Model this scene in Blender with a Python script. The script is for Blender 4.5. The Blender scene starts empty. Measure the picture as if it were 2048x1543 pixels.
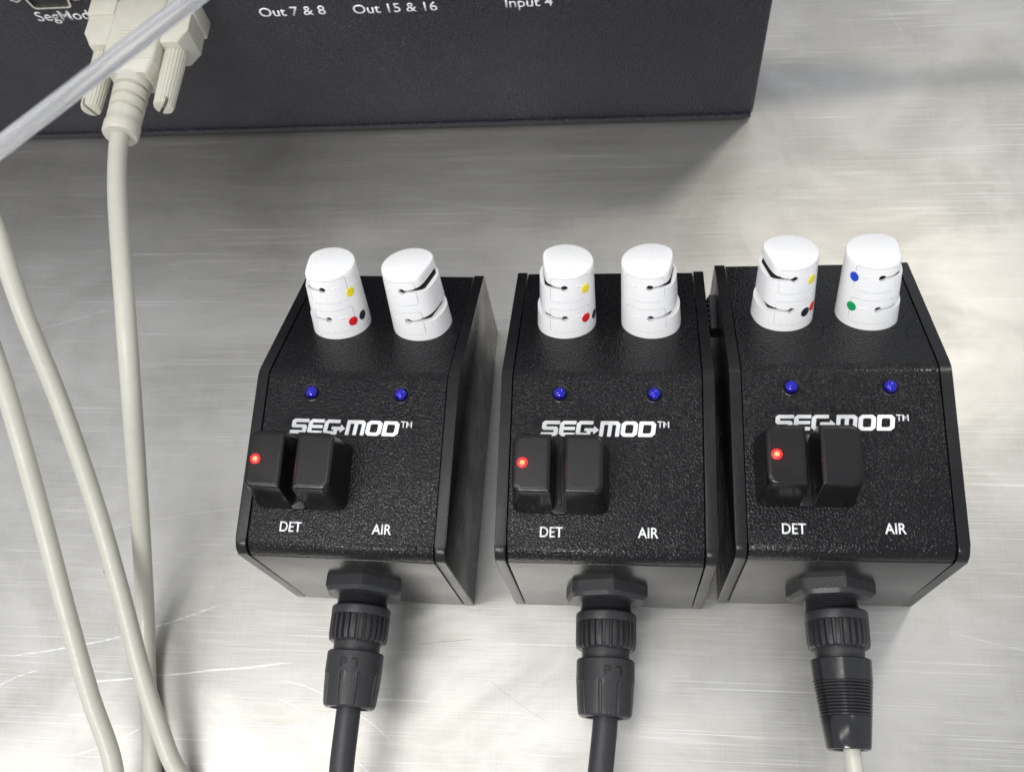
import bpy, bmesh, math, random
from mathutils import Vector, Matrix
from mathutils.geometry import tessellate_polygon

random.seed(4)
S = 0.001                      # everything below is written in millimetres
scene = bpy.context.scene
col = scene.collection

# ------------------------------------------------------------------ camera
cam_d = bpy.data.cameras.new('camera')
cam_d.sensor_width = 36.0
cam_d.lens = 36.0 * 2002.4 / 2048.0
cam_d.clip_start = 0.005
cam_d.clip_end = 20.0
cam = bpy.data.objects.new('camera', cam_d)
cam.location = (5.539 * S, -66.546 * S, 325.07 * S)
cam.rotation_euler = (0.41919, 0.10183, 0.0506)
cam_d.dof.use_dof = True
cam_d.dof.focus_distance = 0.295
cam_d.dof.aperture_fstop = (cam_d.lens * 0.001) / 0.0018
col.objects.link(cam)
scene.camera = cam

# ------------------------------------------------------------------ world and lamps
world = bpy.data.worlds.new('World')
scene.world = world
world.use_nodes = True
bg = world.node_tree.nodes['Background']
bg.inputs['Color'].default_value = (0.89, 0.925, 1.0, 1)
bg.inputs['Strength'].default_value = 0.60

def area(name, loc, target, sx, sy, power, color):
    d = bpy.data.lights.new(name, 'AREA')
    d.shape = 'RECTANGLE'
    d.size, d.size_y = sx, sy
    d.energy = power
    d.color = color
    o = bpy.data.objects.new(name, d)
    o.location = loc
    v = Vector(target) - Vector(loc)
    o.rotation_euler = v.to_track_quat('-Z', 'Y').to_euler()
    col.objects.link(o)
    return o
# ceiling luminaires: a long one over the left side of the bench, one over the right, one further back
area('ceiling_lamp_left', (-0.54, -0.15, 1.25), (-0.1, 0.0, 0), 0.16, 1.2, 4.4, (1.0, 0.97, 0.92))
area('ceiling_lamp_back', (0.50, 0.72, 1.25), (0.05, 0.05, 0), 0.15, 0.15, 2.7, (1.0, 0.935, 0.80))
area('ceiling_lamp_front', (-0.30, -0.85, 1.15), (-0.05, 0, 0), 0.55, 0.14, 10.0, (1.0, 0.985, 0.96))

scene.render.engine = 'CYCLES'
scene.cycles.use_denoising = True
scene.cycles.max_bounces = 6
scene.cycles.transparent_max_bounces = 12
scene.cycles.caustics_reflective = True
scene.cycles.sample_clamp_indirect = 6.0
vs = scene.view_settings
vs.view_transform = 'Standard'
vs.look = 'None'
vs.exposure = 0.22
vs.gamma = 1.0
vs.use_curve_mapping = False

# ------------------------------------------------------------------ material helpers
class NT:
    def __init__(self, name):
        self.m = bpy.data.materials.new(name)
        self.m.use_nodes = True
        self.t = self.m.node_tree
        self.b = self.t.nodes['Principled BSDF']
    def n(self, kind, **kw):
        x = self.t.nodes.new(kind)
        for k, v in kw.items():
            setattr(x, k, v)
        return x
    def l(self, a, b):
        self.t.links.new(a, b)
    def val(self, sock, v):
        if hasattr(v, 'links') or isinstance(v, bpy.types.NodeSocket):
            self.l(v, sock)
        else:
            sock.default_value = v
    def math(self, op, a, b=None, c=None, clamp=False):
        x = self.n('ShaderNodeMath', operation=op, use_clamp=clamp)
        self.val(x.inputs[0], a)
        if b is not None: self.val(x.inputs[1], b)
        if c is not None: self.val(x.inputs[2], c)
        return x.outputs[0]
    def coord(self, scale=(1, 1, 1), rot=(0, 0, 0), loc=(0, 0, 0), base=None):
        if base is None:
            base = self.n('ShaderNodeTexCoord').outputs['Object']
        mp = self.n('ShaderNodeMapping')
        self.l(base, mp.inputs[0])
        mp.inputs['Scale'].default_value = [s * 1000 for s in scale]
        mp.inputs['Rotation'].default_value = rot
        mp.inputs['Location'].default_value = loc
        return mp.outputs[0]
    def noise(self, vec, scale=1.0, detail=2.0, rough=0.5, dist=0.0):
        x = self.n('ShaderNodeTexNoise')
        self.l(vec, x.inputs['Vector'])
        x.inputs['Scale'].default_value = scale
        x.inputs['Detail'].default_value = detail
        x.inputs['Roughness'].default_value = rough
        x.inputs['Distortion'].default_value = dist
        return x.outputs[0]
    def ramp(self, fac, lo, hi, a=0.0, b=1.0, smooth=True):
        x = self.n('ShaderNodeMapRange')
        x.interpolation_type = 'SMOOTHSTEP' if smooth else 'LINEAR'
        self.val(x.inputs['Value'], fac)
        x.inputs['From Min'].default_value = lo
        x.inputs['From Max'].default_value = hi
        self.val(x.inputs['To Min'], a)
        self.val(x.inputs['To Max'], b)
        return x.outputs[0]
    def mix(self, fac, a, b):
        x = self.n('ShaderNodeMix', data_type='RGBA')
        self.val(x.inputs[0], fac)
        self.val(x.inputs[6], a)
        self.val(x.inputs[7], b)
        return x.outputs[2]
    def bump(self, height, dist_mm, strength=1.0, normal=None):
        x = self.n('ShaderNodeBump')
        x.inputs['Strength'].default_value = strength
        x.inputs['Distance'].default_value = dist_mm * S
        self.l(height, x.inputs['Height'])
        if normal is not None: self.l(normal, x.inputs['Normal'])
        return x.outputs[0]
    def set(self, **kw):
        for k, v in kw.items():
            self.val(self.b.inputs[k.replace('_', ' ')], v)
        return self.m

def rgb(r, g, b): return (r, g, b, 1.0)

def plain(name, color, rough=0.4, metal=0.0, var=0.06, spec=0.5, coat=0.0, bump=0.0, bscale=2.0):
    m = NT(name)
    v = m.coord()
    n = m.noise(v, 0.35, 4)
    c2 = tuple(min(1, c * (1 + var * 2)) for c in color[:3]) + (1,)
    c1 = tuple(c * (1 - var * 2) for c in color[:3]) + (1,)
    m.set(Base_Color=m.mix(m.ramp(n, .3, .7), c1, c2), Metallic=metal, Specular_IOR_Level=spec, Coat_Weight=coat)
    m.set(Roughness=m.ramp(m.noise(v, 0.8, 3), .3, .7, rough * .85, min(1, rough * 1.15)))
    if bump:
        m.set(Normal=m.bump(m.noise(v, bscale, 2), bump))
    return m.m

def black_paint(name, color, rough, grain, depth, coat=0.0, spec=0.5, dust=0.0):
    """black powder coat with a pebbled grain"""
    m = NT(name)
    v = m.coord()
    h = m.ramp(m.noise(v, grain, 1, .45), .34, .68)
    big = m.noise(v, 0.07, 2)
    fine = m.ramp(m.noise(v, 2.6, 1, .7), .63, .75)
    d = m.math('MULTIPLY', m.ramp(big, .42, .66), dust)
    base = m.mix(m.math('MULTIPLY', fine, d), color, rgb(.30, .29, .27))
    m.set(Base_Color=base, Specular_IOR_Level=spec, Coat_Weight=coat,
          Roughness=m.ramp(big, .35, .65, rough * .88, rough * 1.14),
          Normal=m.bump(h, depth))
    return m.m

# ------------------------------------------------------------------ steel bench top
def steel():
    m = NT('brushed_steel')
    base = m.n('ShaderNodeTexCoord').outputs['Object']
    g1 = m.noise(m.coord((.03, 1.9, 1), (0, 0, .035), base=base), 1, 3, .65)
    g2 = m.noise(m.coord((.05, 3.4, 1), (0, 0, -.06), base=base), 1, 2, .6)
    g3 = m.noise(m.coord((1.3, .02, 1), (0, 0, .03), base=base), 1, 2, .6)
    blot = m.noise(m.coord((.016, .022, 1), (0, 0, .3), base=base), 1, 5, .62, .6)
    blot2 = m.noise(m.coord((.012, .07, 1), (0, 0, .06), base=base), 1, 4, .6)
    brush = m.math('ADD', m.math('MULTIPLY', g1, .42), m.math('ADD', m.math('MULTIPLY', g2, .40), m.math('MULTIPLY', g3, .18)))
    scr = None
    # many short random scratches in several directions
    for k, (a, su, sv, lo) in enumerate([(.20, .010, 2.1, .665), (-.30, .014, 2.4, .675), (.75, .02, 2.0, .695), (1.5, .010, 1.9, .67)]):
        q = m.noise(m.coord((su, sv, 1), (0, 0, a), (k * 7.3, k * 3.1, 0), base=base), 1, 1, .5, .2)
        gate = m.ramp(m.noise(m.coord((.02, .02, 1), (0, 0, 0), (k * 5.0, 9.0, 0), base=base), 1, 1), .40, .62)
        s_ = m.math('MULTIPLY', m.ramp(q, lo, lo + .035), gate)
        s_ = m.math('MULTIPLY', s_, [.5, .42, .35, .35][k])
        scr = s_ if scr is None else m.math('MAXIMUM', scr, s_)
    # the long single scratches: arcs through three points on the bench (mm), half width, strength
    arcs = [((-203, -23.2), (-164.5, -15.6), (-131, -4.3), .36, .95), ((-167.6, -29.9), (-139.3, -26.4), (-99.4, -21.2), .42, 1.0),
            ((-173.4, -53.7), (-160, -49.5), (-150.4, -44.5), .35, .8), ((-221.2, 99.8), (-206.8, 104.6), (-192.6, 109.0), .45, .45),
            ((-88, 158.8), (-57.5, 154.3), (-27.7, 148.9), .4, .30), ((-151.7, 123.7), (-134, 126.6), (-116.2, 128.8), .4, .28),
            ((-205, -36), (-197, -30), (-189, -27), .3, .8), ((-100, -28), (-85, -33), (-66, -45), .28, .7),
            ((-104, -33), (-92, -39), (-80, -49), .3, .7), ((-96, -44), (-84, -47), (-70, -56), .35, .6),
            ((104, -5), (122, -9), (140, -14), .28, .35), ((-70, 124), (-40, 126), (-20, 127), .3, .2),
            ((116, 232), (111.5, 246), (110.5, 262), .5, .2), ((-62, -14.2), (-52, -13.2), (-43, -12), .22, -.7),
            ((-38, -24), (-28, -31), (-17, -37), .3, -.35), ((-178, 20), (-150, 27), (-110, 31), .3, .35), ((-140, 88), (-129, 86), (-118, 82), .4, .2)]
    sep = m.coord((1, 1, 0), base=base)
    dark = None
    wob = m.math('MULTIPLY', m.math('SUBTRACT', m.noise(m.coord((.09, .09, .09), base=base), 1, 3), .5), 1.2)
    for (p0, p1, p2, w, st) in arcs:
        ax, ay = p0; bx, by = p1; cx, cy = p2
        d = 2 * (ax * (by - cy) + bx * (cy - ay) + cx * (ay - by))
        ux = ((ax**2 + ay**2) * (by - cy) + (bx**2 + by**2) * (cy - ay) + (cx**2 + cy**2) * (ay - by)) / d
        uy = ((ax**2 + ay**2) * (cx - bx) + (bx**2 + by**2) * (ax - cx) + (cx**2 + cy**2) * (bx - ax)) / d
        r = math.hypot(ax - ux, ay - uy)
        d1 = m.n('ShaderNodeVectorMath', operation='DISTANCE'); m.l(sep, d1.inputs[0]); d1.inputs[1].default_value = (ux, uy, 0)
        e = m.math('ABSOLUTE', m.math('ADD', m.math('SUBTRACT', d1.outputs['Value'], r), wob))
        d2 = m.n('ShaderNodeVectorMath', operation='DISTANCE'); m.l(sep, d2.inputs[0]); d2.inputs[1].default_value = (bx, by, 0)
        half = max(math.hypot(ax - bx, ay - by), math.hypot(cx - bx, cy - by))
        msk = m.math('MULTIPLY', m.ramp(e, w * .2, w * .85, 1, 0), m.ramp(d2.outputs['Value'], half * .75, half, 1, 0))
        msk = m.math('MULTIPLY', m.math('MULTIPLY', msk, m.ramp(g2, .38, .6, .25, 1)), abs(st))
        if st > 0: scr = m.math('MAXIMUM', scr, msk)
        else: dark = msk if dark is None else m.math('MAXIMUM', dark, msk)
    # grime specks
    vo = m.n('ShaderNodeTexVoronoi'); m.l(m.coord((.035, .035, 1), base=base), vo.inputs['Vector'])
    vo.inputs['Scale'].default_value = 1.0
    speck = m.math('MULTIPLY', m.ramp(vo.outputs['Distance'], .02, .045, 1, 0), m.ramp(blot2, .5, .62))
    dark = m.math('MAXIMUM', dark, m.math('MULTIPLY', speck, .6))
    c = m.mix(m.ramp(blot, .36, .64), rgb(.44, .43, .398), rgb(.58, .568, .535))
    c = m.mix(m.math('MULTIPLY', m.ramp(brush, .36, .64), .36), c, rgb(.66, .655, .64))
    c = m.mix(scr, c, rgb(.93, .93, .94))
    c = m.mix(m.math('MULTIPLY', dark, .8), c, rgb(.10, .095, .085))
    rough = m.math('ADD', m.math('ADD', m.ramp(blot2, .3, .7, .33, .38), m.ramp(blot, .36, .64, .035, 0)), m.math('MULTIPLY', brush, .12))
    rough = m.math('ADD', rough, m.math('MULTIPLY', scr, .12))
    h = m.math('ADD', g1, m.math('MULTIPLY', g2, .6))
    m.set(Base_Color=c, Metallic=.93, Roughness=rough, Normal=m.bump(h, .04, .6))
    return m.m

M = {}
M['steel'] = steel()
M['grain'] = black_paint('black_pebbled_paint', rgb(.005, .005, .006), .17, 1.6, .10, dust=.3, spec=.26)
M['panel'] = black_paint('black_side_panel', rgb(.008, .008, .009), .27, 2.6, .012, spec=.33, dust=.15)
M['wall'] = black_paint('black_front_wall', rgb(.014, .014, .014), .24, 2.2, .02, coat=.1, dust=.3)
M['chassis'] = black_paint('black_chassis_paint', rgb(.013, .013, .022), .36, 1.5, .26, dust=.2)
M['block'] = black_paint('black_sensor_plastic', rgb(.006, .0055, .006), .26, 2.6, .006, dust=.05, spec=.38)
M['rubber'] = black_paint('black_plug_plastic', rgb(.023, .023, .026), .38, 2.2, .02, dust=.3)
M['glossy'] = plain('glossy_black_plastic', rgb(.016, .016, .018), .20)
M['cable_dark'] = black_paint('dark_cable_jacket', rgb(.022, .022, .026), .45, 1.8, .02, dust=.2)
M['white'] = plain('white_plastic', rgb(.87, .87, .87), .30, var=.003)
M['white2'] = plain('white_clip_plastic', rgb(.86, .86, .86), .30, var=.003)
M['beige'] = plain('beige_plastic', rgb(.52, .505, .43), .42, var=.015)
M['cable'] = plain('beige_cable_jacket', rgb(.51, .50, .43), .40, var=.01)
M['print'] = plain('white_print', rgb(.84, .85, .86), .5, var=.03)
M['metal'] = plain('nickel_shell', rgb(.62, .60, .55), .28, 1.0)
M['core'] = plain('dark_brown_core', rgb(.012, .008, .005), .7)  # dark brown stands in for the shade inside the clip slots
M['dark'] = plain('dark_void', rgb(.008, .008, .008), .6)
M['engrave'] = plain('engraved_mark', rgb(.004, .004, .004), .5)
for nm, c in dict(yellow=(.90, .72, .005), red=(.68, .012, .02), black=(.012, .014, .02), blue=(.008, .055, .60), green=(.004, .34, .10)).items():
    M['dot_' + nm] = plain('sticker_' + nm, rgb(*c), .45, var=.04)

def lens_mat():
    m = NT('blue_lens')
    v = m.coord()
    m.set(Base_Color=rgb(.05, .04, .75), Roughness=.02, IOR=1.5, Transmission_Weight=.95)
    return m.m
M['lens'] = lens_mat()
M['lens_back'] = plain('blue_reflector', rgb(.10, .09, .80), .35)

def glow(name, color, strength):
    m = NT(name)
    m.set(Base_Color=rgb(.3, .01, .01), Emission_Color=color, Emission_Strength=strength, Roughness=.3)
    return m.m
M['red_core'] = glow('red_light_core', rgb(1.0, .11, .04), 5)
M['red_rim'] = glow('red_light_rim', rgb(1.0, .004, .010), 2.6)

def clear(name, tint, rough, weight):
    m = NT(name)
    m.set(Base_Color=tint, Roughness=rough, Transmission_Weight=weight, IOR=1.40)
    return m.m
M['tube'] = clear('clear_tubing', rgb(.97, .97, .98), .14, .86)
M['sheath'] = clear('clear_sheath', rgb(.93, .92, .86), .2, .8)

# ------------------------------------------------------------------ mesh helpers (mm)
def link_mesh(name, bm, mat, parent=None, sharp=35, T=None):
    if T is not None:
        bm.transform(T)
    bmesh.ops.recalc_face_normals(bm, faces=bm.faces[:])
    bm.transform(Matrix.Scale(S, 4))
    me = bpy.data.meshes.new(name)
    bm.to_mesh(me); bm.free()
    me.materials.append(mat)
    if sharp is not None:
        me.polygons.foreach_set('use_smooth', [True] * len(me.polygons))
        me.set_sharp_from_angle(angle=math.radians(sharp))
    o = bpy.data.objects.new(name, me)
    col.objects.link(o)
    if parent is not None: o.parent = parent
    return o

def tag(o, label=None, category=None, group=None, kind=None):
    if label: o['label'] = label
    if category: o['category'] = category
    if group: o['group'] = group
    if kind: o['kind'] = kind
    return o

def empty(name, loc, rz=0.0):
    o = bpy.data.objects.new(name, None)
    o.empty_display_size = .01
    o.location = Vector(loc) * S
    o.rotation_euler = (0, 0, rz)
    col.objects.link(o)
    return o

def copy_tree(o, parent=None):
    c = o.copy(); col.objects.link(c)
    if parent is not None: c.parent = parent
    for ch in [x for x in o.children]:
        copy_tree(ch, c)
    return c

def bm_box(x0, x1, y0, y1, z0, z1, bev=0.0, seg=2, bm=None):
    b = bmesh.new()
    bmesh.ops.create_cube(b, size=1)
    for v in b.verts:
        v.co = Vector((x0 + (v.co.x + .5) * (x1 - x0), y0 + (v.co.y + .5) * (y1 - y0), z0 + (v.co.z + .5) * (z1 - z0)))
    if bev: bmesh.ops.bevel(b, geom=b.edges[:], offset=bev, segments=seg, profile=.5, affect='EDGES')
    return b

def round_poly(pts, radii, seg=5):
    """2D polygon with its corners rounded"""
    out = []
    n = len(pts)
    for i in range(n):
        p = Vector(pts[i]); a = Vector(pts[i - 1]); b = Vector(pts[(i + 1) % n])
        r = radii[i] if isinstance(radii, (list, tuple)) else radii
        if r <= 0: out.append(p); continue
        u = (a - p).normalized(); v = (b - p).normalized()
        ang = math.acos(max(-1, min(1, u.dot(v))))
        t = min(r / math.tan(ang / 2), .49 * (a - p).length, .49 * (b - p).length)
        rr = t * math.tan(ang / 2)
        c = p + (u + v).normalized() * (rr / math.sin(ang / 2))
        s0 = p + u * t - c; s1 = p + v * t - c
        a0 = math.atan2(s0.y, s0.x); a1 = math.atan2(s1.y, s1.x)
        d = (a1 - a0 + math.pi) % (2 * math.pi) - math.pi
        for k in range(seg + 1):
            q = a0 + d * k / seg
            out.append(c + Vector((math.cos(q), math.sin(q))) * rr)
    return out

def bm_prism(poly, lo, hi, M3=None, bev=0.0, seg=2):
    """extrude a 2D polygon (u,v) from w=lo to w=hi; M3 maps (u,v,w) to xyz"""
    b = bmesh.new()
    A = [b.verts.new((p[0], p[1], lo)) for p in poly]
    B = [b.verts.new((p[0], p[1], hi)) for p in poly]
    n = len(poly)
    f0 = b.faces.new(A[::-1]); f1 = b.faces.new(B)
    for i in range(n):
        b.faces.new((A[i], A[(i + 1) % n], B[(i + 1) % n], B[i]))
    if bev:
        ed = list({e for f in (f0, f1) for e in f.edges})
        bmesh.ops.bevel(b, geom=ed, offset=bev, segments=seg, profile=.5, affect='EDGES', clamp_overlap=True)
    if M3 is not None: b.transform(M3)
    return b

YZX = Matrix(((0, 0, 1, 0), (1, 0, 0, 0), (0, 1, 0, 0), (0, 0, 0, 1)))      # (u,v,w) -> (w,u,v): profile in y,z along x
XZY = Matrix(((1, 0, 0, 0), (0, 0, 1, 0), (0, 1, 0, 0), (0, 0, 0, 1)))      # (u,v,w) -> (u,w,v): profile in x,z along y

def bm_lathe(prof, seg=48, mod=None, close=True):
    """prof: list of (r,z); mod(angle, k) scales the radius"""
    b = bmesh.new()
    rows = []
    for k, (r, z) in enumerate(prof):
        rows.append([b.verts.new(((r * (mod(2 * math.pi * i / seg, k) if mod else 1)) * math.cos(2 * math.pi * i / seg),
                                  (r * (mod(2 * math.pi * i / seg, k) if mod else 1)) * math.sin(2 * math.pi * i / seg), z)) for i in range(seg)])
    for k in range(len(rows) - 1):
        for i in range(seg):
            b.faces.new((rows[k][i], rows[k][(i + 1) % seg], rows[k + 1][(i + 1) % seg], rows[k + 1][i]))
    if close:
        b.faces.new(rows[0][::-1]); b.faces.new(rows[-1])
    return b

def catmull(P, n=14):
    P = [Vector(p) for p in P]
    Q = [P[0] * 2 - P[1]] + P + [P[-1] * 2 - P[-2]]
    out = []
    for i in range(1, len(Q) - 2):
        for k in range(n):
            t = k / n
            a, b, c, d = Q[i - 1], Q[i], Q[i + 1], Q[i + 2]
            out.append(.5 * ((2 * b) + (c - a) * t + (2 * a - 5 * b + 4 * c - d) * t * t + (3 * b - a - 3 * c + d) * t ** 3))
    out.append(P[-1])
    return out

def bm_tube(P, r, seg=20, inner=None):
    b = bmesh.new()
    def sheet(rad, flip):
        rows = []
        up = Vector((0, 0, 1))
        t0 = (P[1] - P[0]).normalized()
        nrm = (up - t0 * up.dot(t0)).normalized() if abs(up.dot(t0)) < .95 else Vector((1, 0, 0))
        for i, p in enumerate(P):
            t = (P[min(i + 1, len(P) - 1)] - P[max(i - 1, 0)]).normalized()
            nrm = (nrm - t * nrm.dot(t)).normalized()
            bi = t.cross(nrm)
            rows.append([b.verts.new(p + (nrm * math.cos(a) + bi * math.sin(a)) * rad) for a in [2 * math.pi * j / seg for j in range(seg)]])
        for k in range(len(rows) - 1):
            for j in range(seg):
                q = (rows[k][j], rows[k][(j + 1) % seg], rows[k + 1][(j + 1) % seg], rows[k + 1][j])
                b.faces.new(q[::-1] if flip else q)
        return rows
    o = sheet(r, False)
    if inner:
        i_ = sheet(inner, True)
        for e in (0, -1):
            for j in range(seg):
                b.faces.new((o[e][j], o[e][(j + 1) % seg], i_[e][(j + 1) % seg], i_[e][j]))
    else:
        b.faces.new(o[0]); b.faces.new(o[-1])
    return b

def bm_text(body, size, bold=0.0, xscale=1.0, thick=.04, align='CENTER'):
    cu = bpy.data.curves.new('lettering', 'FONT')
    cu.body = body; cu.size = size; cu.align_x = align; cu.align_y = 'BOTTOM_BASELINE'
    cu.offset = bold; cu.extrude = 0.0; cu.resolution_u = 5
    o = bpy.data.objects.new('lettering', cu)
    col.objects.link(o)
    dg = bpy.context.evaluated_depsgraph_get()
    me = bpy.data.meshes.new_from_object(o.evaluated_get(dg))
    bpy.data.objects.remove(o)
    b = bmesh.new(); b.from_mesh(me)
    bpy.data.meshes.remove(me)
    for v in b.verts: v.co.x *= xscale
    r = bmesh.ops.extrude_face_region(b, geom=b.faces[:])
    for v in [g for g in r['geom'] if isinstance(g, bmesh.types.BMVert)]: v.co.z += thick
    return b

def bm_loops(shapes, thick=.04):
    """list of [outer, hole...] 2D loops -> thin slab mesh"""
    b = bmesh.new()
    for loops in shapes:
        L = [[Vector((p[0], p[1], 0)) for p in lp] for lp in loops]
        flat = [p for lp in L for p in lp]
        vs_ = [b.verts.new((p.x, p.y, thick)) for p in flat]
        for tri in tessellate_polygon(L):
            try: b.faces.new([vs_[i] for i in tri])
            except ValueError: pass
    return b

# ------------------------------------------------------------------ setting: the steel bench
bt = bm_box(-620, 560, -420, 560, -30, 0, .8, 2)
bench = link_mesh('bench_top', bt, M['steel'])
tag(bench, 'scratched brushed stainless steel bench top under all the equipment', 'bench top', kind='structure')

# ------------------------------------------------------------------ black chassis at the back
RX, RY, RW = 54.34, 192.47, 0.0048
rear = empty('control_box', (RX, RY, 0), RW)
tag(rear, 'large black metal control box with white output lettering along the back', 'control box')
b = bm_box(-460, 0, 0, 260, 1.6, 94, 2.0, 4)
link_mesh('chassis', b, M['chassis'], rear)
link_mesh('base_lip', bm_box(-459, -1, -.9, .6, 1.5, 3.4, .6, 3), M['chassis'], rear)
for fx in (-440, -20):
    b = bm_lathe([(7, 0), (7.5, .4), (7.5, 1.7)], 24)
    link_mesh('foot', b, M['rubber'], rear, T=Matrix.Translation((fx, 22, 0)))
FACE = Matrix.Rotation(math.pi / 2, 4, 'X')                                   # text plane -> vertical face looking to -y
def face_text(body, x, z, size, bold=.06):
    b = bm_text(body, size, bold)
    link_mesh('lettering', b, M['print'], rear, None, Matrix.Translation((x - RX, -.02, z)) @ FACE)
face_text('SegMod', -196.2, 66.4, 6.4)
face_text('Out 7 & 8', -112.0, 64.0, 5.9)
face_text('Out 15 & 16', -75.2, 63.6, 5.9)
face_text('Input 4', -28.4, 63.6, 5.9)
# the free data port
def port(x, z):
    pr = round_poly([(-8.6, 4.2), (-7.0, -4.2), (7.0, -4.2), (8.6, 4.2)], 1.6)
    inn = round_poly([(-7.8, 3.5), (-6.3, -3.5), (6.3, -3.5), (7.8, 3.5)], 1.3)
    fl = round_poly([(-10.4, 5.6), (-8.8, -5.8), (8.8, -5.8), (10.4, 5.6)], 2.2)
    T = Matrix.Translation((x - RX, 0, z)) @ Matrix.Diagonal((1, 1, 1, 1))
    def ring(outer, inner, y0, y1):
        b = bmesh.new(); n = len(outer)
        R_ = [[b.verts.new((p[0], y, p[1])) for p in lp] for lp, y in ((outer, y0), (outer, y1), (inner, y1), (inner, y0))]
        for k in range(4):
            for i in range(n):
                b.faces.new((R_[k][i], R_[k][(i + 1) % n], R_[(k + 1) % 4][(i + 1) % n], R_[(k + 1) % 4][i]))
        return b
    pt = link_mesh('data_port', ring(fl, pr, -.9, 0), M['metal'], rear, 30, T)
    link_mesh('port_shell', ring(pr, inn, -6.0, -.9), M['metal'], pt, 30, T)
    link_mesh('port_insert', bm_prism(inn, -4.8, -.3, XZY), M['dark'], pt, 30, T)
    for s in (-1, 1):
        b = bm_lathe([(2.7, 0), (2.7, 3.6), (2.3, 4.4), (1.5, 4.4), (1.4, 2.0)], 6 * 4, lambda a, k: 1 / max(.01, math.cos(((a + math.pi / 6) % (math.pi / 3)) - math.pi / 6)) * .92 if k < 3 else 1)
        link_mesh('jack_nut', b, M['metal'], pt, 25, T @ Matrix.Translation((s * 12.6, 0, 0)) @ Matrix.Rotation(math.pi / 2, 4, 'X'))
port(-193.2, 82.0)

# ------------------------------------------------------------------ control modules
W = 60.0
H, Y1, H1, Y2, H2 = 59.283, 52.22, 65.361, 100.088, 39.905
def frame(o, v):
    v = Vector(v).normalized(); a = Vector((1, 0, 0)); n = a.cross(v)
    return Matrix(((a.x, v.x, n.x, o[0]), (a.y, v.y, n.y, o[1]), (a.z, v.z, n.z, o[2]), (0, 0, 0, 1)))
P1 = frame((0, 0, H), (0, Y1, H1 - H))          # lower plate: x, along, normal
P2 = frame((0, Y1, H1), (0, Y2 - Y1, H2 - H1))  # rear plate

def logo():
    sh = .13
    Sg = [(1.1, 1), (.15, 1), (0, .88), (0, .52), (.12, .4), (.78, .4), (.78, .24), (-.02, .24), (-.02, 0), (.9, 0), (1.05, .12), (1.05, .5), (.93, .62), (.27, .62), (.27, .77), (1.1, .77)]
    Eg = [(1.02, 1), (.2, 1), (0, .84), (0, .16), (.2, 0), (1.0, 0), (1.0, .23), (.27, .23), (.27, .40), (.98, .40), (.98, .61), (.27, .61), (.27, .77), (1.02, .77)]
    Gg = [(1.02, 1), (.2, 1), (0, .84), (0, .16), (.2, 0), (.93, 0), (.93, .30), (1.10, .30), (1.10, .12), (1.44, .41), (1.10, .70), (1.10, .53), (.52, .53), (.52, .34), (.68, .34), (.68, .23), (.27, .23), (.27, .77), (1.02, .77)]
    Mg = [(0, 0), (0, 1), (1.06, 1), (1.25, .84), (1.25, 0), (1.0, 0), (1.0, .76), (.75, .76), (.75, 0), (.50, 0), (.50, .76), (.25, .76), (.25, 0)]
    Oo = [(.2, 0), (0, .17), (0, .83), (.2, 1), (.83, 1), (1.03, .83), (1.03, .17), (.83, 0)]
    Oi = [(.33, .22), (.27, .28), (.27, .72), (.33, .78), (.70, .78), (.76, .72), (.76, .28), (.70, .22)]
    Do = [(0, 0), (0, 1), (.84, 1), (1.05, .82), (1.05, .18), (.84, 0)]
    Di = [(.27, .22), (.27, .78), (.70, .78), (.78, .71), (.78, .29), (.70, .22)]
    hgt = 4.45
    out = []
    for dx, loops, rr in ((0, [Sg], .05), (1.12, [Eg], .04), (2.18, [Gg], .03), (3.66, [Mg], .05), (4.98, [Oo, Oi], .1), (6.08, [Do, Di], .08)):
        sl = []
        for lp in loops:
            q = round_poly(lp, rr, 3)
            sl.append([((p[0] + dx + sh * (p[1] - .5)) * hgt - 18.0, p[1] * hgt) for p in q])
        out.append(sl)
    return bm_loops(out)

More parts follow.
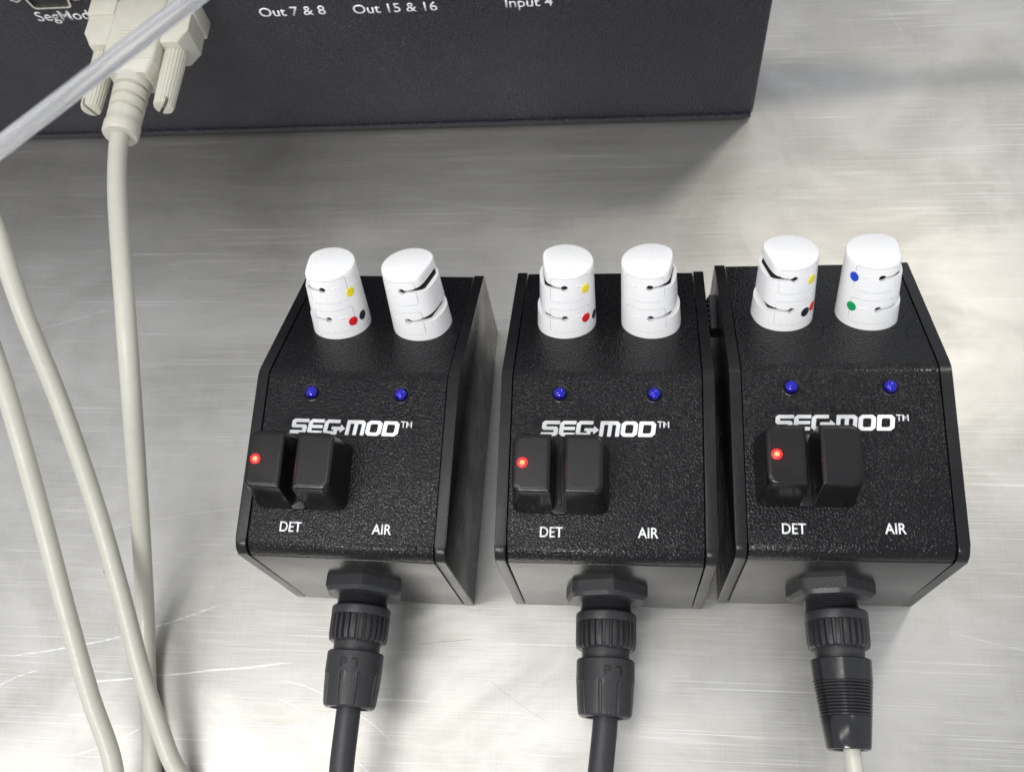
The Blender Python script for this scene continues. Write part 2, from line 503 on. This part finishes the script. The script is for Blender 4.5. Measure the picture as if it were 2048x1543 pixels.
def make_module():
    root = empty('control_module', (0, 0, 0))
    def profile(g, z0):
        pts = [(0 - g, z0), (0 - g, H + g), (Y1, H1 + g * 1.2), (Y2 + g, H2 + g), (Y2 + g, z0)]
        return round_poly(pts[::-1], [0, 1.5, 7.0, 4.2, 0], 7)
    # the wrap-around shell between the side panels
    b = bm_prism(profile(0, .9), -W / 2 + 3.45, W / 2 - 3.45, YZX, .35, 2)
    link_mesh('shell', b, M['grain'], root, 30)
    link_mesh('front_wall', bm_box(-W / 2 + 3.5, W / 2 - 3.5, -.25, .6, 1.0, H - 4.4, .12, 2), M['wall'], root, 30)
    for s in (-1, 1):
        x0, x1 = sorted((s * (W / 2 - 3.1), s * W / 2))
        b = bm_prism(profile(.3, .6), x0, x1, YZX, .45, 3)
        link_mesh('side_panel', b, M['panel'], root, 30)
    # rubber feet under the front and the back
    for fx, fy in ((-15, 8), (17, 8), (-17, 90), (17, 90)):
        b = bm_lathe([(4.5, 0), (5, .4), (5, 1.0)], 20)
        link_mesh('rubber_foot', b, M['rubber'], root, 30, Matrix.Translation((fx, fy, 0)))
    # blue indicator lamps
    for s in (-1, 1):
        T = P1 @ Matrix.Translation((s * 13.3 + .1, 46.7, 0))
        prof = [(2.15, -.2)] + [(2.15 * math.cos(a), .1 + 1.75 * math.sin(a)) for a in [k * math.pi / 2 / 9 for k in range(9)]] + [(.12, 1.85)]
        ln = link_mesh('indicator_lamp', bm_lathe(prof, 40), M['lens'], root, 60, T)
        b = bm_lathe([(2.7, -.1), (2.7, .16), (2.5, .26), (2.18, .2), (2.12, -.1)], 40, close=False)
        link_mesh('rim', b, M['panel'], ln, 30, T)
        b = bm_lathe([(1.15, .02), (1.1, .2), (.8, .34), (.2, .4)], 32)
        link_mesh('reflector', b, M['lens_back'], ln, 50, T)
    # lettering
    link_mesh('logo', logo(), M['print'], root, None, P1 @ Matrix.Translation((0, 34.2, .0)))
    link_mesh('lettering', bm_text('TM', 2.6, .03, .95), M['print'], root, None, P1 @ Matrix.Translation((15.9, 36.9, .02)))
    link_mesh('lettering', bm_text('DET', 4.1, .05, .86), M['print'], root, None, P1 @ Matrix.Translation((-14.6, 5.9, .02)))
    link_mesh('lettering', bm_text('AIR', 4.1, .05, .86), M['print'], root, None, P1 @ Matrix.Translation((11.6, 6.2, .02)))
    # slotted bubble sensor
    cx, HT = -12.2, 15.0
    def block(x0, x1, round_left):
        # loft from a wider foot to the top pad
        b = bmesh.new()
        rows = []
        for z, ex, ef, eb, ins in ((-.2, 1.2, 3.0, .8, 0), (1.0, 1.1, 2.9, .7, 0), (HT - 3.2, .05, .6, .1, 0), (HT - 1.0, 0, .05, 0, 0), (HT - .45, 0, 0, 0, .12), (HT - .12, 0, 0, 0, .42), (HT, 0, 0, 0, .95), (HT, 0, 0, 0, 1.5)):
            xl = x0 - (ex if round_left else 0); xr = x1 + (0 if round_left else ex)
            yl, yr = 15.2 - ef, 31.1 + eb
            rad = [2.6, .35, .35, 2.6] if round_left else [.35, 2.6, 2.6, .35]
            q = round_poly([(xl + ins, yl + ins), (xr - ins, yl + ins), (xr - ins, yr - ins), (xl + ins, yr - ins)], [max(.2, r - ins * .8) for r in rad], 6)
            rows.append([b.verts.new((p[0], p[1], z)) for p in q])
        n = len(rows[0])
        for k in range(len(rows) - 1):
            for i in range(n):
                b.faces.new((rows[k][i], rows[k][(i + 1) % n], rows[k + 1][(i + 1) % n], rows[k + 1][i]))
        b.faces.new(rows[0][::-1]); b.faces.new(rows[-1])
        return b
    sen = link_mesh('slot_sensor', block(-24.3, -14.0, True), M['block'], root, 40, P1)
    link_mesh('sensor_arm', block(-10.6, -.1, False), M['block'], sen, 40, P1)
    link_mesh('slot_floor', bm_prism(round_poly([(-14.4, 11.9), (-10.2, 11.9), (-10.2, 31.9), (-14.4, 31.9)], .6), -.2, 2.6, None, .5), M['block'], sen, 30, P1)
    link_mesh('slot_guide', bm_prism(round_poly([(-12.75, 14.0), (-11.9, 14.0), (-11.9, 30.8), (-12.75, 30.8)], .3), 2.4, 3.8, None, .3), M['block'], sen, 30, P1)
    T = P1 @ Matrix.Translation((-21.6, 23.1, HT))
    rim = link_mesh('red_light', bm_lathe([(1.4, -.1), (1.35, .04), (1.0, .13), (.6, .15)], 32), M['red_rim'], sen, 60, T)
    link_mesh('light_core', bm_lathe([(.72, .1), (.66, .3), (.4, .48), (.1, .54)], 28), M['red_core'], rim, 60, T)
    gl = bpy.data.lights.new('red_glow', 'POINT'); gl.energy = .007; gl.color = (1, .02, .03); gl.shadow_soft_size = .0004
    go = bpy.data.objects.new('red_glow', gl); col.objects.link(go); go.parent = rim
    go.location = (P1 @ Vector((-21.6, 23.1, HT + .34))) * S
    # panel nut and thread of the cable outlet on the front wall
    OUT = Matrix.Translation((0, 0, 27.0)) @ Matrix.Rotation(math.pi / 2, 4, 'X')      # local z -> -y
    def hexmod(a, k): return 1 / math.cos(((a + math.pi / 6) % (math.pi / 3)) - math.pi / 6)
    b = bm_lathe([(11.2, -.2), (11.2, 1.0), (11.2, 3.4), (10.6, 4.6), (9.4, 5.0)], 72, lambda a, k: min(hexmod(a + .2, k), [1.2, 1.2, 1.14, 1.06, 1.0][k]))
    nut = link_mesh('panel_nut', b, M['rubber'], root, 25, OUT)
    link_mesh('nut_flange', bm_lathe([(9.6, -.1), (9.6, .5), (9.3, .9)], 64), M['rubber'], nut, 30, OUT)
    prof = []
    for k in range(9):
        z = 4.6 + k * .5
        prof += [(7.6, z), (7.15, z + .25)]
    link_mesh('thread', bm_lathe(prof, 48), M['rubber'], root, 20, OUT)
    return root

D = [(-73.447, -.375, -.02127), (0, 0, 0), (64.647, 2.480, .00946)]
mod_labels = ['black control module nearest the beige cables, leftmost of three', 'black control module in the middle, between two others', 'black control module on the right whose plug has a fine-ribbed cone']
mod0 = make_module()
mods = [mod0, copy_tree(mod0), copy_tree(mod0)]
for o, (x, y, w), lb in zip(mods, D, mod_labels):
    o.location = Vector((x, y, 0)) * S
    o.rotation_euler = (0, 0, w)
    tag(o, lb, 'control module', 'three black control modules in a row')
# ribbed side connector of the right module
b = bm_box(-W / 2 - 2.6, -W / 2 - .1, 76, 88, 36, 43, .4)
sc_ = link_mesh('side_connector', b, M['rubber'], mods[2])
for k in range(6):
    link_mesh('rib', bm_box(-W / 2 - 3.2, -W / 2 - 2.5, 77 + k * 1.8, 77.9 + k * 1.8, 36.5, 43.3, .2, 1), M['rubber'], sc_)
# on the right module the sensor sits a little further right
for ch in mods[2].children:
    if ch.name.startswith('slot_sensor'):
        ch.location = (P1.to_3x3() @ Vector((1.3, .9, 0))) * S

def DM(i):
    x, y, w = D[i]
    return Matrix.Translation((x, y, 0)) @ Matrix.Rotation(w, 4, 'Z')

# ------------------------------------------------------------------ white clip plugs on the rear plates
CH = 23.0
ZS = (19.0, 8.2)
def capR(z): return 9.15 - .95 * max(0, min(1, z / CH))
def cap_body():
    N = 96
    def outline(R, c):
        o = []
        for k in range(N):
            a = 2 * math.pi * k / N
            x, y = R * math.cos(a), R * math.sin(a)
            t = (x + c) / .8
            sp = t if t > 20 else math.log1p(math.exp(t))
            o.append((-c + .8 * sp, y))
        return o
    b = bmesh.new()
    rows = []
    secs = [(-3.5, 9.3, 0), (0, 9.3, 0), (4, 9.2, 0), (ZS[1] - .05, 9.1, 0), (ZS[1] + .05, 8.0, 0), (13.5, 7.9, 0), (ZS[0] - .05, 7.8, 0), (ZS[0] + .05, 6.6, 0),
            (21, 6.5, 0), (CH - .6, 6.5, 0), (CH - .2, 6.5, .16), (CH, 6.5, .6)]
    for z, c, ins in secs:
        rows.append([b.verts.new((x, y, z)) for x, y in outline(capR(z) - ins, c - ins)])
    for k in range(len(rows) - 1):
        for i in range(N):
            b.faces.new((rows[k][i], rows[k][(i + 1) % N], rows[k + 1][(i + 1) % N], rows[k + 1][i]))
    b.faces.new(rows[0][::-1]); b.faces.new(rows[-1])
    return b
def slot_cutter(zc):
    kx, kr = -1.0, 1.0
    up, dn = [], []
    prof = [(-14, 1.9), (-8, 1.35), (-6.0, .95), (-4.4, .58), (-3.4, .42), (kx - 1.15, .38)]
    up = [(x, zc + h * .75) for x, h in prof]
    dn = [(x, zc - h * 1.25) for x, h in prof][::-1]
    a0 = math.atan2(.38, -.8)
    arc = [(kx + kr * math.cos(a0 + (-2 * a0) * k / 16), zc - .1 + kr * math.sin(a0 - 2 * a0 * k / 16)) for k in range(17)]
    poly = up + arc + dn
    b = bm_prism(poly, -14, 14, XZY)
    bmesh.ops.recalc_face_normals(b, faces=b.faces[:])
    return b
def cavity_solid(R, c, z0, z1, mirror=False):
    n = 48
    poly = [(max(R * math.cos(2 * math.pi * k / n), -c) * (-1 if mirror else 1), R * math.sin(2 * math.pi * k / n)) for k in range(n)]
    out = []
    for p in poly:                       # drop the points that fall on the straight side
        if out and abs(p[0] - out[-1][0]) < 1e-6 and abs(abs(p[0]) - c) < 1e-6 and len(out) > 1 and abs(out[-2][0] - p[0]) < 1e-6:
            out[-1] = p
        else: out.append(p)
    b = bm_prism(out, z0, z1)
    bmesh.ops.recalc_face_normals(b, faces=b.faces[:])
    return b
def wrap(s, z, rr): # surface point: s measured across the front, from the axis
    a = s / 8.8
    return (rr * math.sin(a), -rr * math.cos(a), z)
def seam_cutter(z0, z1, s0, s1):
    path = round_poly([(s0, z0), (s1, z0), (s1, z1), (s0, z1)], 1.0, 5)
    # subdivide so that it follows the curve
    fine = []
    for i in range(len(path)):
        a, c = path[i], path[(i + 1) % len(path)]
        m_ = max(1, int((c - a).length / .8))
        for k in range(m_): fine.append(a.lerp(c, k / m_))
    b = bmesh.new(); n = len(fine); rings = []
    cen = Vector(((s0 + s1) / 2, (z0 + z1) / 2))
    for i in range(n):
        t = (fine[(i + 1) % n] - fine[i - 1]).normalized(); nr = Vector((t.y, -t.x))
        po, pi = fine[i] + nr * .11, fine[i] - nr * .11
        rings.append([b.verts.new(wrap(p.x, p.y, capR(p.y) + d)) for p, d in ((po, .5), (po, -.4), (pi, -.4), (pi, .5))])
    for i in range(n):
        A, B = rings[i], rings[(i + 1) % n]
        for k in range(4):
            b.faces.new((A[k], A[(k + 1) % 4], B[(k + 1) % 4], B[k]))
    bmesh.ops.recalc_face_normals(b, faces=b.faces[:])
    return b
def temp(bm):
    me = bpy.data.meshes.new('temp'); bm.to_mesh(me); bm.free()
    o = bpy.data.objects.new('temp', me); col.objects.link(o); return o
def cut(bm, cutters):
    o = temp(bm); cs = [temp(c) for c in cutters]
    for c in cs:
        md = o.modifiers.new('cut', 'BOOLEAN'); md.operation = 'DIFFERENCE'; md.object = c; md.solver = 'EXACT'
    dg = bpy.context.evaluated_depsgraph_get()
    me = bpy.data.meshes.new_from_object(o.evaluated_get(dg))
    for x in [o] + cs:
        d = x.data; bpy.data.objects.remove(x); bpy.data.meshes.remove(d)
    b = bmesh.new(); b.from_mesh(me); bpy.data.meshes.remove(me)
    return b
PAN = [(13.9, 22.0), (3.0, 11.2)]
body_bm = cap_body()
bmesh.ops.recalc_face_normals(body_bm, faces=body_bm.faces[:])
body_bm = cut(body_bm, [seam_cutter(z0, z1, -5.6, 7.0) for z0, z1 in PAN] + [slot_cutter(z) for z in ZS] + [cavity_solid(7.5, 6.4, -5, 18.6), cavity_solid(7.0, 4.6, 18.5, 21.3)])
bpy_me = {}
cap_mesh_src = body_bm.copy()
b = body_bm
capL = link_mesh('clip_body', b, M['white'], None, 28)
b = cap_mesh_src
bmesh.ops.scale(b, vec=(-1, 1, 1), verts=b.verts[:])
bmesh.ops.reverse_faces(b, faces=b.faces[:])
capR_o = link_mesh('clip_body', b, M['white'], None, 28)
meL, meR = capL.data, capR_o.data
bpy.data.objects.remove(capL); bpy.data.objects.remove(capR_o)

def dot(col_name, phi, z, root, r=1.5):
    b = bmesh.new()
    rows = []
    for rad, lift in ((0.0, .12), (r * .5, .12), (r * .9, .12), (r, .09), (r, -.05)):
        rows.append([b.verts.new(wrap(math.radians(phi) * 8.8 + rad * math.cos(a), z + rad * math.sin(a), capR(z + rad * math.sin(a)) + lift)) for a in [2 * math.pi * k / 32 for k in range(32)]] if rad else [b.verts.new(wrap(math.radians(phi) * 8.8, z, capR(z) + lift))])
    for k in range(32):
        b.faces.new((rows[0][0], rows[1][k], rows[1][(k + 1) % 32]))
        for q in range(1, len(rows) - 1):
            b.faces.new((rows[q][k], rows[q + 1][k], rows[q + 1][(k + 1) % 32], rows[q][(k + 1) % 32]))
    o = link_mesh('dot_sticker', b, M['dot_' + col_name], root, 60)
    o['label'] = col_name + ' round sticker'

def ridge(root, mirror):
    for z0, z1 in PAN:
        zc = (z0 + z1) / 2
        for dz in (-1.0, 1.1):
            path = []
            for k in range(7):
                s = (2.2 + 2.6 * k / 6) * (-1 if mirror else 1)
                path.append(Vector(wrap(s, zc + dz + .25 * math.sin(k * 1.2), capR(zc) - .26)))
            link_mesh('grip_ridge', bm_tube(path, .32, 8), M['white2'], root, 50)

TILT = math.radians(5)
def clip_plug(i, a, mirror, rot, lean, dots, label, bpos=26.3):
    # frame of the plug: axis leans 5 degrees off the plate normal toward the viewer
    T = DM(i) @ P2 @ Matrix.Translation((a, bpos, 0)) @ Matrix.Rotation(TILT, 4, 'X') @ Matrix.Rotation(lean, 4, 'Y')
    r = bpy.data.objects.new('clip_plug', None); r.empty_display_size = .01
    col.objects.link(r)
    M4 = T.copy(); M4.translation = M4.translation * S
    r.matrix_world = M4
    o = bpy.data.objects.new('clip_body', meR if mirror else meL)
    col.objects.link(o); o.parent = r
    o.rotation_euler = (0, 0, rot)
    tag(r, label, 'clip plug', 'white clip plugs on the modules')
    link_mesh('core', cavity_solid(7.35, 6.2, -3, 18.3, mirror), M['core'], r, 40).rotation_euler = (0, 0, rot)  # dark fill added behind the slots in place of their shade
    link_mesh('core', cavity_solid(6.85, 4.4, 18.3, 21.2, mirror), M['core'], r, 40).rotation_euler = (0, 0, rot)
    for c_, phi, z in dots: dot(c_, phi, z, r)
    kids = set(r.children)
    ridge(r, mirror)
    for k in r.children:
        if k not in kids: k.rotation_euler = (0, 0, rot)
    return r
d2 = math.radians
clip_plug(0, -11.3, False, d2(4), d2(-.5), [('yellow', 54, 16), ('red', 44, 5.9), ('black', 69, 5.8)], 'white clip plug with yellow, red and black dots, on the leftmost module')
clip_plug(0, 14.6, True, d2(-16), d2(-4.0), [], 'white clip plug without dots, tilted left, on the leftmost module')
clip_plug(1, -12.8, False, d2(8), d2(1.4), [('yellow', 46, 17.3), ('red', 45, 6.8), ('black', 73, 5.4)], 'white clip plug with yellow, red and black dots, on the middle module')
clip_plug(1, 13.1, True, d2(-8), d2(-2.6), [], 'white clip plug without dots, on the middle module')
clip_plug(2, -12.4, False, d2(14), d2(0), [('yellow', 46, 17.3), ('red', 58, 6.8), ('black', 37, 6.4)], 'white clip plug with yellow, black and red dots, on the right module')
clip_plug(2, 12.4, True, d2(-2), d2(-2.4), [('blue', -49, 18.0), ('green', -45, 8.0)], 'white clip plug with a blue and a green dot')

# ------------------------------------------------------------------ cable plugs at the module fronts
def plug_frame(i, dx=0.0, yaw=0.0, droop=0.0):
    return DM(i) @ Matrix.Translation((dx, 0, 27.0)) @ Matrix.Rotation(yaw, 4, 'Z') @ Matrix.Rotation(math.pi / 2 + droop, 4, 'X')

def knurl_collar(root, T):
    L0, L1 = 8.0, 18.6
    prof = [(7.2, L0), (8.4, L0 + .1), (8.85, L0 + .6), (8.85, L0 + 2.6), (8.75, L0 + 2.9), (8.8, L0 + 3.0), (8.75, L1 - 2), (8.5, L1 - .5), (7.9, L1), (6.6, L1)]
    n = 26
    def mod(a, k):
        if 5 <= k <= 7:
            t = (a * n / (2 * math.pi)) % 1
            return 1.0 if t < .55 else .91
        return 1
    link_mesh('collar', bm_lathe(prof, n * 10, mod), M['rubber'], root, 30, T)
    link_mesh('neck', bm_lathe([(6.9, L1 - .4), (6.9, L1 + 1.6), (6.7, L1 + 3.2)], 48), M['rubber'], root, 30, T)

def marks(root, T, ang):
    """two small engraved marks on the shoulder of the plug"""
    Pm = [[(0, 0), (0, 2.2), (1.25, 2.2), (1.5, 1.95), (1.5, 1.15), (1.25, .9), (.45, .9), (.45, 0)], [(.45, 1.3), (.45, 1.8), (1.05, 1.8), (1.05, 1.3)]]
    Hk = [[(2.6, 1.7), (2.6, 2.2), (4.1, 2.2), (4.1, 0), (3.6, 0), (3.6, 1.7)]]
    b = bm_loops([Pm, Hk], 0)
    for v in b.verts:
        a = ang + (v.co.x - 2) * 1.3 / 8.35
        z = 26.6 - v.co.y * 1.3
        v.co = Vector((8.43 * math.sin(a), 8.43 * math.cos(a), z))
    link_mesh('engraved_mark', b, M['engrave'], root, None, T)

def fluted_plug(i, path, label, yaw=0.0, dx=0.0, mark_ang=.1):
    T = plug_frame(i, dx, yaw)
    base = T @ Vector((0, 0, 4.5))
    root = empty('cable_plug', base)
    TT = Matrix.Translation(-base) @ T
    knurl_collar(root, TT)
    L0 = 21.3
    prof = [(6.4, L0), (8.0, L0 + .05), (8.35, L0 + .5), (8.38, L0 + 6.2), (8.38, L0 + 6.5), (8.3, L0 + 6.7), (8.1, L0 + 10.5), (7.75, L0 + 14.4), (7.45, L0 + 15.4), (6.9, L0 + 15.9), (5.6, L0 + 15.9), (5.3, L0 + 14.9)]
    n = 10
    def mod(a, k):
        t = (a * n / (2 * math.pi) + .3) % 1
        if 5 <= k <= 7:
            return .955 if t < .12 else 1.0 - .012 * math.sin((t - .12) / .88 * math.pi)
        return 1
    link_mesh('backshell', bm_lathe(prof, n * 20, mod), M['rubber'], root, 30, TT)
    marks(root, TT, mark_ang)
    P = [T @ Vector((0, 0, 34)), T @ Vector((0, 0, 40))] + [Vector(p) for p in path]
    b = bm_tube(catmull(P, 12), 3.55, 28)
    link_mesh('cable', b, M['cable_dark'], root, 60, Matrix.Translation(-base))
    tag(root, label, 'cable plug', 'plugs on the module fronts')
    return root
fluted_plug(0, [(-75.3, -58, 23), (-75.2, -76, 14), (-75, -100, 5.5), (-75, -130, 3.8), (-74, -190, 3.8)], 'black plug with grooved sleeve and black cable, on the leftmost module', 0.0, 0, .05)
fluted_plug(1, [(-1.6, -58, 24), (-2.4, -76, 15), (-3, -100, 6), (-3, -130, 3.8), (-2, -190, 3.8)], 'black plug with grooved sleeve and black cable, on the middle module', 0.0, 0, .28)

def cone_plug():
    T = plug_frame(2, 1.0, .008)
    base = T @ Vector((0, 0, 4.5))
    root = empty('cable_plug', base)
    TT = Matrix.Translation(-base) @ T
    knurl_collar(root, TT)
    L0 = 21.5
    link_mesh('backshell', bm_lathe([(6.3, L0), (8.3, L0 + .05), (8.5, L0 + .3), (8.2, L0 + 6.0)], 64), M['glossy'], root, 40, TT)
    prof = []
    for k in range(11):
        z = L0 + 6.0 + k * .86
        r = 8.2 - (8.2 - 7.05) * k / 11
        prof += [(r - .28, z), (r, z + .16), (r, z + .60), (r - .28, z + .76)]
    link_mesh('ribbed_grip', bm_lathe(prof, 56), M['glossy'], root, 25, TT)
    z = L0 + 6.0 + 11 * .86
    link_mesh('tail_cone', bm_lathe([(7.0, z - .1), (7.05, z), (6.05, z + 7.6), (5.8, z + 8.3), (5.3, z + 8.5), (4.3, z + 8.3), (4.1, z + 7.0)], 56), M['glossy'], root, 40, TT)
    P = [T @ Vector((.6, 0, 38)), T @ Vector((.9, 0, 47)), Vector((69.5, -62, 21)), Vector((69.0, -80, 12)), Vector((68, -100, 5)), Vector((67, -130, 3.2)), Vector((66, -190, 3.2))]
    b = bm_tube(catmull(P, 12), 2.3, 24)
    link_mesh('cable', b, M['cable'], root, 60, Matrix.Translation(-base))
    tag(root, 'glossy black cone plug with fine rings and thin beige cable, on the right module', 'cable plug', 'plugs on the module fronts')
cone_plug()

def px(u, v, z):
    """a point at height z on the line of sight through photo position u, v (used only to lay out the cable runs in mm)"""
    R_ = cam.rotation_euler.to_matrix()
    d = R_ @ Vector(((u - 1024) / 2002.4, -(v - 771.5) / 2002.4, -1))
    C_ = Vector((5.539, -66.546, 325.07))
    return C_ + d * ((z - C_.z) / d.z)
# ------------------------------------------------------------------ beige data plug on the control box
def data_plug():
    AX, AZ = -158.4, 75.0
    base = Vector((AX, RY - 4.5, AZ))
    root = empty('data_plug', base)
    tag(root, 'beige data plug with two ribbed thumbscrews, in the black control box', 'data plug')
    T = Matrix.Rotation(math.pi / 2, 4, 'X')          # local z -> -y, local y -> z(up)
    hd = link_mesh('hood', bm_prism(round_poly([(-9.2, -7.2), (9.2, -7.2), (9.2, 7.2), (-9.2, 7.2)], 1.6, 4), 4, 30, None, .6), M['beige'], root, 30, T)
    # tapered end of the hood
    b = bmesh.new(); rows = []
    for z, k in ((30.0, 1.0), (33.6, .80), (34.2, .74)):
        rows.append([b.verts.new((p[0] * k, p[1] * k, z)) for p in round_poly([(-9.0, -7.0), (9.0, -7.0), (9.0, 7.0), (-9.0, 7.0)], 1.6, 4)])
    n = len(rows[0])
    for k in range(2):
        for i in range(n): b.faces.new((rows[k][i], rows[k][(i + 1) % n], rows[k + 1][(i + 1) % n], rows[k + 1][i]))
    b.faces.new(rows[0][::-1]); b.faces.new(rows[-1])
    link_mesh('hood_end', b, M['beige'], hd, 30, T)
    for k in range(7):
        link_mesh('grip_bar', bm_box(-4.2, 4.2, 7.1, 7.55, 17.5 + k * 1.35, 18.2 + k * 1.35, .12, 1), M['beige'], hd, 30, T)
    for s in (-1, 1):
        poly = [(9.0, 3), (18.2, 3), (18.2, 17.5), (15.6, 22.5), (9.0, 22.5)]
        poly = round_poly([(s * p[0], p[1]) for p in poly], .7, 3)
        b = bm_prism(poly, -6.0, 6.0, Matrix(((1, 0, 0, 0), (0, 0, 1, 0), (0, 1, 0, 0), (0, 0, 0, 1))), .8, 2)
        link_mesh('wing', b, M['beige'], root, 30, T)
        b = bm_prism(round_poly([(s * p[0], p[1]) for p in [(9.0, 2.5), (18.8, 2.5), (18.8, 10), (9.0, 10)]], .7, 3), -6.8, 6.8, Matrix(((1, 0, 0, 0), (0, 0, 1, 0), (0, 1, 0, 0), (0, 0, 0, 1))), .6, 2)
        link_mesh('flange', b, M['beige'], root, 30, T)
        # thumbscrew
        nr = 20
        prof = [(2.8, 20), (3.85, 22.2), (3.85, 23.5), (3.4, 44.0), (3.1, 44.8), (2.6, 45.0)]
        b = bm_lathe(prof, nr * 6, lambda a, k: (.93 if (a * nr / (2 * math.pi)) % 1 > .62 else 1.0) if 1 <= k <= 3 else 1)
        c1 = bm_box(-5, 5, -.55, .55, 42.4, 47)
        b = cut(b, [c1]) if s else b
        ang = .9 if s > 0 else 1.9
        link_mesh('thumbscrew', b, M['beige'], root, 30, T @ Matrix.Translation((s * 12.6, 0, 0)) @ Matrix.Rotation(ang, 4, 'Z'))
    # strain relief with grooves
    prof = [(5.9, 33.4), (5.9, 36.5)]
    for k in range(3):
        z = 37.0 + k * 4.3
        prof += [(5.85 - k * .1, z), (4.8, z + .25), (4.8, z + 1.2), (5.8 - k * .1, z + 1.5), (5.75 - k * .1, z + 3.6)]
    prof += [(5.5, 51.2), (5.85, 51.8), (5.85, 55.2), (5.3, 56.0), (3.2, 56.2)]
    link_mesh('strain_relief', bm_lathe(prof, 40), M['beige'], root, 40, T)
    P = [Vector((AX, 142, AZ)), Vector((AX, 134, AZ)), px(236, 300, 76.5), px(235, 400, 80), px(249, 600, 80), px(262, 780, 66), px(272, 920, 47), px(284, 1100, 21), px(291, 1240, 8), px(294, 1360, 3.4), px(302, 1560, 3), Vector((-138, -120, 3.0))]
    link_mesh('cable', bm_tube(catmull(P, 12), 2.95, 28), M['cable'], root, 60, Matrix.Translation(-base))
data_plug()

def loose_cable(P, label):
    base = Vector(P[-1]); base.z = 0
    o = link_mesh('beige_cable', bm_tube(catmull(P, 12), 2.85, 28), M['cable'], None, 60, Matrix.Translation(-base))
    o.location = base * S
    tag(o, label, 'cable', 'loose beige cables on the left')
loose_cable([Vector((-250, 330, 40)), Vector((-215, 200, 95)), px(-75, 250, 98), px(-5, 470, 90), px(45, 620, 80), px(118, 800, 62), px(188, 1000, 42), px(240, 1180, 28), px(285, 1350, 17), px(335, 1500, 9), px(372, 1590, 4.2), Vector((-120, -90, 2.9)), Vector((-95, -160, 2.9))],
            'beige cable crossing over the plug cable at the left')
loose_cable([Vector((-330, 330, 40)), Vector((-260, 170, 90)), px(-110, 450, 88), px(-15, 700, 74), px(38, 870, 62), px(88, 1050, 46), px(135, 1230, 33), px(180, 1390, 22), px(228, 1540, 12), Vector((-148, -80, 4.5)), Vector((-128, -120, 2.9)), Vector((-110, -170, 2.9))],
            'leftmost beige cable, running down to the lower left edge')

# ------------------------------------------------------------------ clear tube in front
t0, dt = Vector((-115.1, 38.5, 183.7)), Vector((45.7, 35.0, 9.5))
tb = [Vector((-330, -110, 2.4)), Vector((-265, -70, 80))] + [t0 + dt * k for k in (-1.4, -.7, 0, .6, 1.2, 1.8, 2.4)] + [Vector((30, 190, 180)), Vector((50, 290, 96.2))]
o = link_mesh('clear_tube', bm_tube(catmull(tb, 14), 1.8, 28, 1.1), M['tube'], None, 60)
tag(o, 'clear white plastic tube crossing the top left corner, out of focus', 'tube')

# ------------------------------------------------------------------ side plug of the control box (out of view, inferred from the shadow it casts on the steel)
side = empty('side_plug', (RX, 243, 80))
tag(side, 'dark side plug and cable casting a shadow on the steel right of the control box', 'cable plug')
TX = Matrix.Rotation(math.pi / 2, 4, 'Y')
link_mesh('plug_shell', bm_lathe([(9.6, 0), (10, 1), (10, 44), (9.8, 46), (9.4, 47), (8.6, 62), (5.2, 80), (3.5, 84)], 40), M['rubber'], side, 30, TX)
P = [Vector((78, 0, 0)), Vector((100, 1, 2)), Vector((150, 6, 6)), Vector((230, 14, 0)), Vector((340, 30, -60)), Vector((420, 60, -76.5))]
link_mesh('cable', bm_tube(catmull(P, 10), 3.4, 20), M['cable_dark'], side, 60)
